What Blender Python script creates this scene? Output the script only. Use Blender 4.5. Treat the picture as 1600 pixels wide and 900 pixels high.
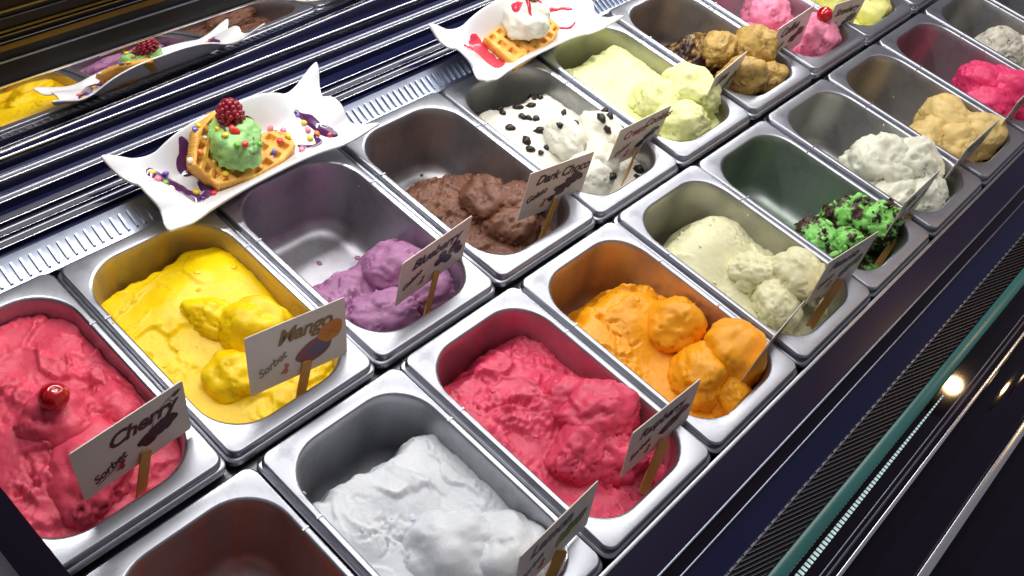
import bpy, math, random
import numpy as np
from mathutils import Vector, Matrix, Euler
R = math.radians

for o in list(bpy.data.objects):
    bpy.data.objects.remove(o, do_unlink=True)
scn = bpy.context.scene
COL = scn.collection

# ------------------------------------------------------------------ camera
cam_d = bpy.data.cameras.new('camera')
cam_d.lens = 34.98
cam_d.sensor_width = 36.0
cam_d.clip_start = 0.01
cam_d.clip_end = 60.0
cam = bpy.data.objects.new('camera', cam_d)
cam.location = (-0.3691, -0.5033, 1.0208)
cam.rotation_euler = (0.73775, -0.20261, -0.82001)
COL.objects.link(cam)
scn.camera = cam

# ------------------------------------------------------------------ world and light
wd = bpy.data.worlds.new('World')
scn.world = wd
wd.use_nodes = True
wd.node_tree.nodes['Background'].inputs[0].default_value = (0.37, 0.35, 0.40, 1)
wd.node_tree.nodes['Background'].inputs[1].default_value = 0.42


def area(name, loc, rot, sx, sy, power, color):
    d = bpy.data.lights.new(name, 'AREA')
    d.shape = 'RECTANGLE'
    d.size, d.size_y = sx, sy
    d.energy, d.color = power, color
    o = bpy.data.objects.new(name, d)
    o.location, o.rotation_euler = loc, rot
    COL.objects.link(o)
    return o


# fluorescent tube of the case, above the back row, and an added, unseen fill light further forward
area('case_light', (1.15, 0.505, 0.60), (R(-18), 0, 0), 2.5, 0.06, 18.0, (1.0, 0.985, 0.96))
area('case_light', (1.25, 0.16, 1.50), (R(-6), 0, 0), 2.2, 0.55, 15.0, (1.0, 0.98, 0.94))

vs = scn.view_settings
vs.view_transform = 'Standard'
vs.look = 'None'
vs.exposure = 0.22
vs.gamma = 1.0
vs.use_curve_mapping = False
scn.render.engine = 'CYCLES'

# ------------------------------------------------------------------ noise
_rs = np.random.RandomState(7)
_perm = np.concatenate([_rs.permutation(256)] * 3)
_grad = _rs.normal(size=(256, 3))
_grad /= np.linalg.norm(_grad, axis=1)[:, None]


def perlin(P):
    P = np.asarray(P, float)
    i = np.floor(P).astype(int)
    f = P - i
    i &= 255
    u = f * f * f * (f * (f * 6 - 15) + 10)
    out = np.zeros(len(P))
    for dx in (0, 1):
        for dy in (0, 1):
            for dz in (0, 1):
                h = _perm[_perm[_perm[(i[:, 0] + dx) & 255] + ((i[:, 1] + dy) & 255)] + ((i[:, 2] + dz) & 255)]
                d = f - np.array([dx, dy, dz])
                g = (_grad[h] * d).sum(1)
                wgt = (u[:, 0] if dx else 1 - u[:, 0]) * (u[:, 1] if dy else 1 - u[:, 1]) * (u[:, 2] if dz else 1 - u[:, 2])
                out += g * wgt
    return out * 1.5


def fbm(P, octv=4, gain=0.5):
    a, s, out = 1.0, 1.0, 0
    for k in range(octv):
        out = out + a * perlin(P * s + 17.3 * k)
        a *= gain
        s *= 2.03
    return out


def ridged(P, octv=3):
    a, s, out = 1.0, 1.0, 0
    for k in range(octv):
        out = out + a * (1 - np.abs(perlin(P * s + 9.1 * k)) * 2)
        a *= 0.5
        s *= 2.1
    return out


def sstep(a, b, x):
    t = np.clip((x - a) / (b - a), 0, 1)
    return t * t * (3 - 2 * t)


# ------------------------------------------------------------------ scene helpers
def lin(c):
    return tuple(((v / 255) / 12.92 if v / 255 <= 0.04045 else ((v / 255 + 0.055) / 1.055) ** 2.4) for v in c) + (1,)


def mk(name, verts, faces, mat=None, parent=None, smooth=True, sharp=None, loc=None, rot=None):
    me = bpy.data.meshes.new(name)
    me.from_pydata([tuple(map(float, v)) for v in verts], [], [tuple(map(int, f)) for f in faces])
    me.validate()
    if smooth:
        me.polygons.foreach_set('use_smooth', [True] * len(me.polygons))
        if sharp:
            me.set_sharp_from_angle(angle=R(sharp))
    me.update()
    return link(name, me, mat, parent, loc, rot)


def link(name, me, mat=None, parent=None, loc=None, rot=None):
    o = bpy.data.objects.new(name, me)
    if mat is not None:
        if len(me.materials) == 0:
            me.materials.append(mat)
        if me.materials[0] is not mat:
            o.material_slots[0].link = 'OBJECT'
            o.material_slots[0].material = mat
    COL.objects.link(o)
    if parent is not None:
        o.parent = parent
    if loc is not None:
        o.location = loc
    if rot is not None:
        o.rotation_euler = rot
    return o


def thing(name, label, cat, loc=(0, 0, 0), rot=(0, 0, 0), group=None):
    o = bpy.data.objects.new(name, None)
    o.empty_display_size = 0.02
    COL.objects.link(o)
    o.location, o.rotation_euler = loc, rot
    return tag(o, label, cat, group)


def tag(o, label, cat, group=None):
    o['label'] = label
    o['category'] = cat
    if group:
        o['group'] = group
    return o


def box_vf(x0, x1, y0, y1, z0, z1):
    v = [(x, y, z) for z in (z0, z1) for y in (y0, y1) for x in (x0, x1)]
    f = [(0, 2, 3, 1), (4, 5, 7, 6), (0, 1, 5, 4), (2, 6, 7, 3), (0, 4, 6, 2), (1, 3, 7, 5)]
    return v, f


def bevel_box(name, x0, x1, y0, y1, z0, z1, mat, parent=None, b=0.001, loc=None, rot=None):
    import bmesh
    bm = bmesh.new()
    v, f = box_vf(x0, x1, y0, y1, z0, z1)
    vv = [bm.verts.new(p) for p in v]
    for q in f:
        bm.faces.new([vv[i] for i in q])
    bmesh.ops.recalc_face_normals(bm, faces=bm.faces)
    bmesh.ops.bevel(bm, geom=list(bm.edges), offset=b, segments=2, affect='EDGES', profile=0.6)
    me = bpy.data.meshes.new(name)
    bm.to_mesh(me)
    bm.free()
    me.polygons.foreach_set('use_smooth', [True] * len(me.polygons))
    me.set_sharp_from_angle(angle=R(50))
    return link(name, me, mat, parent, loc, rot)


def extrude_x(name, prof, x0, x1, mat, parent=None, closed=True, sharp=35):
    n = len(prof)
    v = [(x0, y, z) for y, z in prof] + [(x1, y, z) for y, z in prof]
    f = [(i, (i + 1) % n, n + (i + 1) % n, n + i) for i in range(n if closed else n - 1)]
    if closed:
        f += [tuple(range(n - 1, -1, -1)), tuple(range(n, 2 * n))]
    o = mk(name, v, f, mat, parent, True, sharp)
    return o


# ------------------------------------------------------------------ materials
def newmat(name):
    m = bpy.data.materials.new(name)
    m.use_nodes = True
    nt = m.node_tree
    return m, nt, nt.nodes['Principled BSDF']


def N(nt, typ, **kw):
    n = nt.nodes.new(typ)
    for k, v in kw.items():
        setattr(n, k, v)
    return n


def noise_node(nt, scale, detail=4, rough=0.55, vec=None):
    t = N(nt, 'ShaderNodeTexNoise')
    t.inputs['Scale'].default_value = scale
    t.inputs['Detail'].default_value = detail
    t.inputs['Roughness'].default_value = rough
    if vec is not None:
        nt.links.new(vec, t.inputs['Vector'])
    return t


def ramp(nt, fac, p0, p1, c0=(0, 0, 0, 1), c1=(1, 1, 1, 1)):
    r = N(nt, 'ShaderNodeValToRGB')
    r.color_ramp.elements[0].position = p0
    r.color_ramp.elements[1].position = p1
    r.color_ramp.elements[0].color = c0
    r.color_ramp.elements[1].color = c1
    nt.links.new(fac, r.inputs[0])
    return r


def mixc(nt, fac, a, b):
    m = N(nt, 'ShaderNodeMix', data_type='RGBA')
    if isinstance(fac, (int, float)):
        m.inputs[0].default_value = fac
    else:
        nt.links.new(fac, m.inputs[0])
    for s, c in ((6, a), (7, b)):
        if isinstance(c, tuple):
            m.inputs[s].default_value = c
        else:
            nt.links.new(c, m.inputs[s])
    return m.outputs[2]


def bump(nt, b, height, strength, dist):
    n = N(nt, 'ShaderNodeBump')
    n.inputs['Strength'].default_value = strength
    n.inputs['Distance'].default_value = dist
    nt.links.new(height, n.inputs['Height'])
    nt.links.new(n.outputs[0], b.inputs['Normal'])
    return n


def simple(name, col, rough=0.5, metal=0.0, coat=0.0, spec=0.5, bumpy=None, var=0.0):
    m, nt, b = newmat(name)
    b.inputs['Base Color'].default_value = col
    b.inputs['Roughness'].default_value = rough
    b.inputs['Metallic'].default_value = metal
    b.inputs['Coat Weight'].default_value = coat
    b.inputs['Coat Roughness'].default_value = 0.05
    b.inputs['Specular IOR Level'].default_value = spec
    if bumpy or var:
        tc = N(nt, 'ShaderNodeTexCoord')
        if bumpy:
            n = noise_node(nt, bumpy[0], 4, 0.6, tc.outputs['Object'])
            bump(nt, b, n.outputs[0], bumpy[1], bumpy[2])
        if var:
            n2 = noise_node(nt, 25, 3, 0.6, tc.outputs['Object'])
            c2 = tuple(c * (1 - var) for c in col[:3]) + (1,)
            nt.links.new(mixc(nt, n2.outputs[0], col, c2), b.inputs['Base Color'])
    return m


def steel(name, base=(0.46, 0.47, 0.52, 1), rough=0.31, film=None, amount=0.0, brush=(4, 60, 60)):
    """brushed stainless steel; film = colour of the dried residue smeared on the inside walls"""
    m, nt, b = newmat(name)
    tc = N(nt, 'ShaderNodeTexCoord')
    mp = N(nt, 'ShaderNodeMapping')
    mp.inputs['Scale'].default_value = brush
    nt.links.new(tc.outputs['Object'], mp.inputs['Vector'])
    n = noise_node(nt, 9, 5, 0.65, mp.outputs[0])
    n2 = noise_node(nt, 14, 4, 0.6, tc.outputs['Object'])
    mr = N(nt, 'ShaderNodeMapRange')
    mr.inputs[3].default_value = rough - 0.05
    mr.inputs[4].default_value = rough + 0.10
    nt.links.new(n2.outputs[0], mr.inputs[0])
    nt.links.new(mr.outputs[0], b.inputs['Roughness'])
    b.inputs['Metallic'].default_value = 1.0
    col = mixc(nt, n.outputs[0], tuple(c * 0.9 for c in base[:3]) + (1,), base)
    st = noise_node(nt, 33, 6, 0.7, tc.outputs['Object'])
    col = mixc(nt, ramp(nt, st.outputs[0], 0.52, 0.74).outputs[0], col, tuple(c * 0.64 for c in base[:3]) + (1,))
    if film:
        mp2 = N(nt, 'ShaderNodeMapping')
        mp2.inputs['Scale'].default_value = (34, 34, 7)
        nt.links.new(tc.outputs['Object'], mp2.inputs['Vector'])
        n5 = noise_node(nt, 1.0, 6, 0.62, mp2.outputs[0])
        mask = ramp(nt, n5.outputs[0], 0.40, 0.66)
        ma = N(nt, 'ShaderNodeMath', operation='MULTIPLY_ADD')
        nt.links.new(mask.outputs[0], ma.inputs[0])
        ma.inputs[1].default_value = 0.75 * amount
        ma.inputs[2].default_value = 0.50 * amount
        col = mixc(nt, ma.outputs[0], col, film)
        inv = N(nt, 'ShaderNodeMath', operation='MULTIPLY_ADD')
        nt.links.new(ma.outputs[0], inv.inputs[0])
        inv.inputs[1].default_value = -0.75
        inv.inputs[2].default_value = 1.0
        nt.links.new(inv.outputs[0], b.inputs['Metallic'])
    nt.links.new(col, b.inputs['Base Color'])
    bump(nt, b, n.outputs[0], 0.05, 0.0006)
    return m


def gelato_mat(name, rgb, dark=0.72, rough=0.42, sss=0.22, chunk=None, chunk_pos=(0.5, 0.56), chunk_scale=38, fine=330):
    m, nt, b = newmat(name)
    tc = N(nt, 'ShaderNodeTexCoord')
    o = tc.outputs['Object']
    c = lin(rgb)
    n1 = noise_node(nt, 22, 5, 0.6, o)
    c2 = tuple(v * dark for v in c[:3]) + (1,)
    col = mixc(nt, ramp(nt, n1.outputs[0], 0.35, 0.72).outputs[0], c, c2)
    n6 = noise_node(nt, 170, 4, 0.7, o)
    pale = tuple(min(1.0, v * 1.12 + 0.05) for v in c[:3]) + (1,)
    fl = ramp(nt, n6.outputs[0], 0.52, 0.72, (0, 0, 0, 1), (0.22, 0.22, 0.22, 1))
    col = mixc(nt, fl.outputs[0], col, pale)
    if chunk:
        n3 = noise_node(nt, chunk_scale, 6, 0.68, o)
        col = mixc(nt, ramp(nt, n3.outputs[0], *chunk_pos).outputs[0], col, lin(chunk))
    nt.links.new(col, b.inputs['Base Color'])
    b.inputs['Subsurface Weight'].default_value = sss
    b.inputs['Subsurface Radius'].default_value = (1.0, 0.7, 0.5)
    b.inputs['Subsurface Scale'].default_value = 0.006
    b.inputs['Roughness'].default_value = rough
    b.inputs['Specular IOR Level'].default_value = 0.4
    n2 = noise_node(nt, fine, 6, 0.7, o)
    n4 = noise_node(nt, fine * 0.33, 7, 0.72, o)
    ad = N(nt, 'ShaderNodeMath', operation='MULTIPLY_ADD')
    nt.links.new(n4.outputs[0], ad.inputs[0])
    ad.inputs[1].default_value = 1.6
    nt.links.new(n2.outputs[0], ad.inputs[2])
    bump(nt, b, ad.outputs[0], 0.34, 0.0016)
    return m


STEEL = steel('stainless_steel')
STEEL_IN = steel('stainless_steel_inside', base=(0.42, 0.42, 0.44, 1), rough=0.42)
STRIP = steel('strip_steel', base=(0.30, 0.33, 0.41, 1), rough=0.30)
DARKSTEEL = steel('dark_steel', base=(0.13, 0.125, 0.17, 1), rough=0.33)
CHROME = simple('bright_trim', (0.75, 0.76, 0.80, 1), 0.18, 1.0)
NAVY = simple('navy_gloss', (0.007, 0.008, 0.034, 1), 0.09, 0.0, 0.0, 0.35)
NAVY_LIT = simple('navy_satin', (0.014, 0.017, 0.058, 1), 0.12, 0.0, 0.0, 0.4)  # lit copy of the navy: light on slat tops put into the colour
BLACK = simple('black_gloss', (0.006, 0.003, 0.010, 1), 0.04, 0.0, 0.0, 0.28)
MATTE = simple('black_satin', (0.004, 0.003, 0.004, 1), 0.45, 0.0, 0.0, 0.25)
DECK = simple('dark_deck', (0.012, 0.007, 0.028, 1), 0.20, 0.0, 0.0, 0.3)
MIRROR = simple('mirror', (0.80, 0.77, 0.76, 1), 0.03, 1.0)
GOLD_REFL = simple('brass_strip', (0.16, 0.11, 0.03, 1), 0.45, 1.0)  # colour of the yellowish light reflections above the mirror
PORC = simple('porcelain', (0.74, 0.75, 0.77, 1), 0.18, 0.0, 0.5)
WOOD = simple('stick_wood', lin((205, 150, 80)), 0.6, var=0.35, bumpy=(120, 0.2, 0.001))
CARD = simple('laminated_card', lin((238, 226, 212)), 0.32, var=0.16)
CHIP = simple('dark_chocolate', lin((42, 26, 26)), 0.45, bumpy=(220, 0.5, 0.001), var=0.5)

# ------------------------------------------------------------------ display case
W, G, L, OFF = 0.22769, 0.0066, 0.36, 0.0253
XA, XB = -0.30, 2.75          # ends of the case that the picture can reach
case = thing('display_case', 'dark refrigerated counter case holding the steel ice cream pans', 'display case', (0, 0, -0.2))
CZ = 0.2                       # the case's base lies 0.2 m under the rims


def cbox(name, x0, x1, y0, y1, z0, z1, mat, b=0.001, parent=None):
    return bevel_box(name, x0, x1, y0, y1, z0 + CZ, z1 + CZ, mat, parent or case, b)


def cext(name, prof, mat, parent=None, x0=XA, x1=XB, sharp=35):
    return extrude_x(name, [(y, z + CZ) for y, z in prof], x0, x1, mat, parent or case, True, sharp)


cbox('well', XA, XB, -0.395, 0.385, -0.2, -0.15, DECK)
cbox('pan_rail', XA, XB, -0.0180, 0.0180, -0.15, -0.0262, STEEL, 0.0005)
cbox('pan_rail', XA, XB, -0.3780, -0.3722, -0.15, -0.018, STEEL, 0.001)
# ribbed steel strip behind the pans
strip = cext('ribbed_strip', [(0.3725, -0.05), (0.3725, -0.002), (0.385, 0.0015), (0.400, 0.0085), (0.411, 0.016), (0.411, -0.05)], STRIP)
rv, rf = box_vf(-0.0016, 0.0016, 0, 0.026, -0.001, 0.0022)
rib_me = None
for i in range(120):
    x = -0.26 + i * 0.0125
    if rib_me is None:
        r = mk('rib', rv, rf, STRIP, strip, False)
        rib_me = r.data
    else:
        r = link('rib', rib_me, STRIP, strip)
    r.location = (x, 0.379, 0.0008 + CZ)
    r.rotation_euler = (R(22), 0, 0)
# stepped slats rising to the mirror
steps = [(0.428, 0.013), (0.441, 0.019), (0.455, 0.027), (0.472, 0.043), (0.488, 0.062), (0.503, 0.083)]
cext('groove', [(0.4115, -0.05), (0.4115, 0.004), (0.427, 0.006), (0.427, -0.05)], NAVY)
for i, (y, z) in enumerate(steps):
    y1 = steps[i + 1][0] if i < 5 else 0.5300
    s = cext('slat', [(y, -0.05), (y, z - 0.002), (y + 0.002, z), (y1 - 0.0006, z + 0.0025), (y1 - 0.0006, -0.05)], NAVY_LIT if i in (3, 4) else NAVY)
    rr = (0.0009, 0.0004, 0.0009, 0.0010, 0.0010, 0.0018)[i]
    prof = [(y + rr * 0.2 + rr * math.cos(a), z - 0.0005 + rr * math.sin(a)) for a in [k * math.pi / 4 for k in range(8)]]
    cext('nosing', prof, CHROME, s, sharp=80)
# mirror band and the dark panel above it
mir = cbox('mirror', -0.05, 1.10, 0.0, 0.005, 0.0, 0.1130, MIRROR, 0.0005)
mir.location = (0, 0.5066, 0.068)
mir.rotation_euler = (R(-1.5), 0, R(1.0))
# undo the base offset inside the mesh so that it tilts about its lower edge
for v_ in mir.data.vertices:
    v_.co.z -= CZ
mir.location.z += CZ
cbox('back_panel', XA, XB, 0.5500, 0.5600, -0.05, 0.60, MATTE)
cbox('upper_panel', XA, XB, 0.5125, 0.5490, 0.1825, 0.60, MATTE)
for z0, z1, m, d in ((0.1800, 0.1836, CHROME, 0.004), (0.2140, 0.2160, STRIP, 0.003), (0.2290, 0.2375, GOLD_REFL, 0.002),
                     (0.2410, 0.2420, STRIP, 0.003), (0.2490, 0.2503, GOLD_REFL, 0.003), (0.2535, 0.2560, GOLD_REFL, 0.002), (0.2720, 0.2727, STRIP, 0.002), (0.2800, 0.2815, GOLD_REFL, 0.003)):
    cbox('trim', XA, XB, 0.5123 - d, 0.5123, z0, z1, m, 0.0003)  # lines above the chrome rail are light reflections modelled as solid strips
# front deck
cext('front_deck', [(-0.3785, -0.2), (-0.3785, -0.014), (-0.4200, -0.016), (-0.4200, -0.2)], DECK)
cext('front_ledge', [(-0.4235, -0.2), (-0.4235, -0.022), (-0.4385, -0.022), (-0.4385, -0.2)], BLACK)
cbox('trim', XA, XB, -0.4232, -0.4204, -0.03, -0.0150, STRIP, 0.0005)
cbox('trim', XA, XB, -0.4412, -0.4390, -0.04, -0.0205, STRIP, 0.0005)
cext('vent_ledge', [(-0.4415, -0.2), (-0.4415, -0.024), (-0.4755, -0.024), (-0.4755, -0.2)], NAVY)
vent = cext('vent_grille', [(-0.4790, -0.2), (-0.4790, -0.030), (-0.5125, -0.030), (-0.5125, -0.2)], MATTE)
lv, lf = box_vf(-0.050, 0.050, -0.0005, 0.0005, -0.0015, 0.0015)
dv_, df_ = box_vf(-0.0040, 0.0040, -0.0008, 0.0008, -0.002, 0.0016)
louv = None
ang = math.atan2(-0.032, 0.096)
for i in range(110):
    x = 0.24 + i * 0.0165
    if louv is None:
        l = mk('louvre', lv, lf, DARKSTEEL, vent, False)
        d = mk('edge_clip', dv_, df_, STRIP, vent, False)
        louv, dash = l.data, d.data
    else:
        l = link('louvre', louv, DARKSTEEL, vent)
        d = link('edge_clip', dash, STRIP, vent)
    l.location = (x, -0.4958, -0.0285 + CZ)
    l.rotation_euler = (0, 0, ang)
    d.location = (x - 0.050, -0.4772, -0.0260 + CZ)


def glass_mat():
    m, nt, b = newmat('green_glass')
    b.inputs['Base Color'].default_value = (0.03, 0.30, 0.27, 1)
    b.inputs['Roughness'].default_value = 0.22
    b.inputs['Transmission Weight'].default_value = 0.25
    b.inputs['IOR'].default_value = 1.5
    tc = N(nt, 'ShaderNodeTexCoord')
    n = noise_node(nt, 7, 3, 0.6, tc.outputs['Object'])
    nt.links.new(mixc(nt, n.outputs[0], (0.020, 0.115, 0.115, 1), (0.055, 0.21, 0.19, 1)), b.inputs['Base Color'])
    return m


cbox('glass_front', XA, XB, -0.5310, -0.5130, -0.19, 0.000, glass_mat(), 0.004)
# channel outside the glass; glowing dashes stand in for a reflected light strip
ledge = cext('glass_channel', [(-0.5325, -0.2), (-0.5325, -0.034), (-0.574, -0.034), (-0.574, -0.2)], BLACK)
REFL = bpy.data.materials.new('led_white')
REFL.use_nodes = True
nt = REFL.node_tree
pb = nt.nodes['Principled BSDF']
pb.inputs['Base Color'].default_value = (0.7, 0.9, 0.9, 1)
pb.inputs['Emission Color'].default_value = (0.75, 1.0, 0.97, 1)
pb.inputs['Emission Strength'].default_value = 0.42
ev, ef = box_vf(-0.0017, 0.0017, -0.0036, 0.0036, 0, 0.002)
dash_me = None
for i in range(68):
    if dash_me is None:
        l = mk('led', ev, ef, REFL, ledge, False)
        dash_me = l.data
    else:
        l = link('led', dash_me, REFL, ledge)
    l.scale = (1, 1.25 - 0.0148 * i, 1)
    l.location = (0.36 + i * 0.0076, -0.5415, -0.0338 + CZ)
cbox('trim', XA, XB, -0.5615, -0.5600, -0.05, -0.0325, STRIP, 0.0003)
cbox('trim', XA, XB, -0.5690, -0.5660, -0.05, -0.0320, DARKSTEEL, 0.0003)
cbox('trim', XA, XB, -0.5800, -0.5750, -0.2, -0.028, CHROME, 0.0008)
cbox('outer_panel', XA, XB, -0.6500, -0.5810, -0.2, -0.045, BLACK, 0.0008)
cbox('trim', XA, XB, -0.6620, -0.6505, -0.2, -0.036, CHROME, 0.0015)
cbox('customer_ledge', XA, XB, -1.10, -0.6630, -0.2, -0.06, BLACK)
cbox('end_panel', -0.262, -0.232, -0.60, 0.62, -0.2, 0.20, BLACK)

# ------------------------------------------------------------------ pans
HX, HY, DEPTH = W / 2 - 0.0008, L / 2 + 0.0045, 0.128
OX, OY, ORAD = HX - 0.0135, HY - 0.0250, 0.060


def rrect(hx, hy, r, z, nc=9, ne=5):
    r = min(r, hx - 1e-4, hy - 1e-4)
    pts = []
    cs = [(hx - r, hy - r, 0), (-hx + r, hy - r, 90), (-hx + r, -hy + r, 180), (hx - r, -hy + r, 270)]
    for ci, (cx, cy, a0) in enumerate(cs):
        for k in range(nc + 1):
            a = R(a0 + 90 * k / nc)
            pts.append((cx + r * math.cos(a), cy + r * math.sin(a), z))
        nx, ny, na = cs[(ci + 1) % 4]
        p0 = pts[-1]
        p1 = (nx + r * math.cos(R(na)), ny + r * math.sin(R(na)), z)
        for k in range(1, ne + 1):
            t = k / (ne + 1)
            pts.append((p0[0] + (p1[0] - p0[0]) * t, p0[1] + (p1[1] - p0[1]) * t, z))
    return pts


def loft(rings, cap=False):
    n = len(rings[0])
    v = [p for r in rings for p in r]
    f = [(i * n + j, i * n + (j + 1) % n, (i + 1) * n + (j + 1) % n, (i + 1) * n + j) for i in range(len(rings) - 1) for j in range(n)]
    if cap:
        c = len(v)
        v.append((0, 0, rings[-1][0][2]))
        b = (len(rings) - 1) * n
        f += [(b + j, b + (j + 1) % n, c) for j in range(n)]
    return v, f


rim_rings = [rrect(HX, HY, 0.014, -0.020), rrect(HX, HY, 0.014, -0.0125), rrect(HX - 0.0012, HY - 0.0012, 0.0135, -0.0113),
             rrect(HX - 0.0032, HY - 0.0032, 0.0155, -0.0108), rrect(HX - 0.0036, HY - 0.0036, 0.015, -0.0035), rrect(HX - 0.0048, HY - 0.0048, 0.014, -0.0010),
             rrect(HX - 0.0062, HY - 0.0062, 0.0130, -0.0001), rrect(HX - 0.0070, HY - 0.0070, 0.0125, 0.0), rrect(OX + 0.0030, OY + 0.0030, ORAD, 0.0), rrect(OX + 0.0020, OY + 0.0020, ORAD, -0.0002), rrect(OX + 0.0008, OY + 0.0008, ORAD, -0.0008),
             rrect(OX, OY, ORAD, -0.0016)]
bas_rings = [rrect(OX, OY, ORAD, -0.0016), rrect(OX - 0.0012, OY - 0.0012, ORAD, -0.004), rrect(OX - 0.0022, OY - 0.0022, ORAD, -0.016)]
for t in (0.035, 0.06, 0.085, 0.100):
    s = 0.002 + 0.06 * t
    bas_rings.append(rrect(OX - s, OY - s, ORAD, -t))
for k in range(1, 7):
    a = k / 6 * math.pi / 2
    s = 0.0085 + 0.026 * (1 - math.cos(a))
    bas_rings.append(rrect(OX - s, OY - s, ORAD - s * 0.5, -0.102 - 0.026 * math.sin(a)))
rim_v, rim_f = loft(rim_rings)
bas_v, bas_f = loft(bas_rings, True)
RIM_ME = BAS_ME = None


def place_pan(row, k, dz, label, film=None, amount=0.0):
    global RIM_ME, BAS_ME
    cx = (k + 0.5) * W + (0 if row == 'b' else OFF)
    cy = (G + L / 2) * (1 if row == 'b' else -1)
    z = (0.006 if row == 'b' else -0.004) + dz
    p = thing('steel_pan', label, 'pan', (cx, cy, z - DEPTH), (0, 0, 0), 'steel ice cream pans in two rows')
    m = STEEL_IN if not film else steel('steel_with_residue', base=(0.42, 0.42, 0.44, 1), rough=0.40, film=lin(film), amount=amount)  # film holds residue smears plus reflections painted into the wall colour
    if RIM_ME is None:
        r = mk('rim', [(a, b, c + DEPTH) for a, b, c in rim_v], rim_f, STEEL, p, True, 40)
        b_ = mk('basin', [(a, b, c + DEPTH) for a, b, c in bas_v], bas_f, STEEL_IN, p, True, 50)
        RIM_ME, BAS_ME = r.data, b_.data
    else:
        link('rim', RIM_ME, STEEL, p)
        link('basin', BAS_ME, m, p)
    # two small stacking ribs pressed across the long rims
    for sx in (-1, 1):
        link('stacking_rib', RIB2_ME, STEEL, p, (sx * (HX - 0.0092), 0.075, DEPTH + 0.0002))
    return p, (cx, cy, z)


def _rib2():
    v, f = box_vf(-0.0042, 0.0042, -0.0012, 0.0012, -0.001, 0.0009)
    me = bpy.data.meshes.new('stacking_rib')
    me.from_pydata(v, [], f)
    me.materials.append(STEEL)
    return me


RIB2_ME = _rib2()


# ------------------------------------------------------------------ ice cream
def sdf_push(X, Y, hx, hy, r):
    """move points outside a rounded rectangle back on its outline"""
    qx, qy = np.abs(X) - (hx - r), np.abs(Y) - (hy - r)
    d = np.hypot(np.maximum(qx, 0), np.maximum(qy, 0)) + np.minimum(np.maximum(qx, qy), 0) - r
    out = d > 0
    nx = np.where(out, np.maximum(qx, 0), 0)
    ny = np.where(out, np.maximum(qy, 0), 0)
    ln = np.hypot(nx, ny) + 1e-12
    return X - np.sign(X) * nx / ln * np.maximum(d, 0), Y - np.sign(Y) * ny / ln * np.maximum(d, 0), d


FLOOR = -DEPTH


def bed_mesh(spec, seed, res):
    hx, hy = OX - 0.0022, OY - 0.0022
    xs = np.linspace(-hx, hx, int(2 * hx / res) + 1)
    ys = np.linspace(-hy, hy, int(2 * hy / res) + 1)
    X, Y = np.meshgrid(xs, ys)
    nxn, nyn = X.shape[1], X.shape[0]
    X, Y = X.ravel(), Y.ravel()
    X, Y, d = sdf_push(X, Y, hx, hy, ORAD)
    S = np.full(len(X), seed * 3.7)
    P = np.stack([X, Y, S], 1)
    n_low = fbm(P * [11, 8, 1], 2)
    n_mid = fbm(P * [36, 26, 1] + 5, 3)
    n_fine = fbm(P * [125, 125, 1] + 3, 4, 0.6)
    h = spec['lev'] + spec.get('slope', 0) * (Y + 0.15) + spec.get('xslope', 0) * X
    for lx, ly, sx, sy, amp in spec.get('lobes', []):
        h = h + amp * np.exp(-((X - lx) / sx) ** 2 - ((Y - ly) / sy) ** 2)
    rg = spec.get('rough', 1.0)
    h = h + rg * (0.0065 * n_low + 0.0012 * n_mid)
    # spatula smears: thin overlapping layers that end in a torn lip
    warp = 0.010 * np.stack([n_mid, fbm(P * [40, 40, 1] + 77, 3), 0 * n_mid], 1)
    for q, (fx, fy, stp) in enumerate(((17, 9, 0.0055), (10, 21, 0.0045), (26, 15, 0.0035))):
        a = perlin((P + warp) * [fx, fy, 1] + 13.7 * (q + 1))
        on = sstep(-0.05, 0.30, perlin(P * [9, 9, 1] + 41 + 5 * q))
        h = h + rg * on * (stp * sstep(-0.035, 0.035, a) + 0.0032 * np.exp(-((a - 0.05) / 0.035) ** 2) * (0.5 + n_mid))
    # coarse, icy patches
    rough_p = sstep(0.0, 0.40, perlin(P * [16, 16, 1] + 60))
    h = h + rg * (0.0004 + 0.0024 * rough_p) * n_fine
    # a few deep tears
    tr = np.abs(perlin((P + 1.5 * warp) * [24, 15, 1] + 90))
    h = h - rg * 0.007 * np.exp(-(tr / 0.035) ** 2) * sstep(0.12, 0.35, perlin(P * [14, 14, 1] + 120))
    yb = spec.get('yb', 1.0) + spec.get('skew', 0) * X + 0.016 * n_low + 0.008 * n_mid
    t = sstep(0, 1, (yb - Y) / spec.get('soft', 0.06)) ** 0.7
    h = FLOOR - 0.006 + (h - FLOOR + 0.006) * t
    # sag a little next to the walls
    h = h - 0.006 * np.exp(d / 0.008) * (0.6 + n_mid)
    dep = np.clip(-h, 0, DEPTH)
    shrink = np.where(dep < 0.102, 0.06 * dep, 0.06 * dep + 0.026 * (1 - np.sqrt(np.clip(1 - ((dep - 0.102) / 0.026) ** 2, 0, 1))))
    X = X * (1 - shrink / hx)
    Y = Y * (1 - shrink / hy)
    keep = h > FLOOR + 0.0004
    h = np.maximum(h, FLOOR + 0.0003)
    idx = np.arange(nxn * nyn).reshape(nyn, nxn)
    f = np.stack([idx[:-1, :-1], idx[:-1, 1:], idx[1:, 1:], idx[1:, :-1]], -1).reshape(-1, 4)
    f = f[keep[f].any(1)]
    used = np.unique(f)
    rem = -np.ones(nxn * nyn, int)
    rem[used] = np.arange(len(used))
    return np.stack([X, Y, h], 1)[used], rem[f]


import bmesh
_ico = {}


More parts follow.
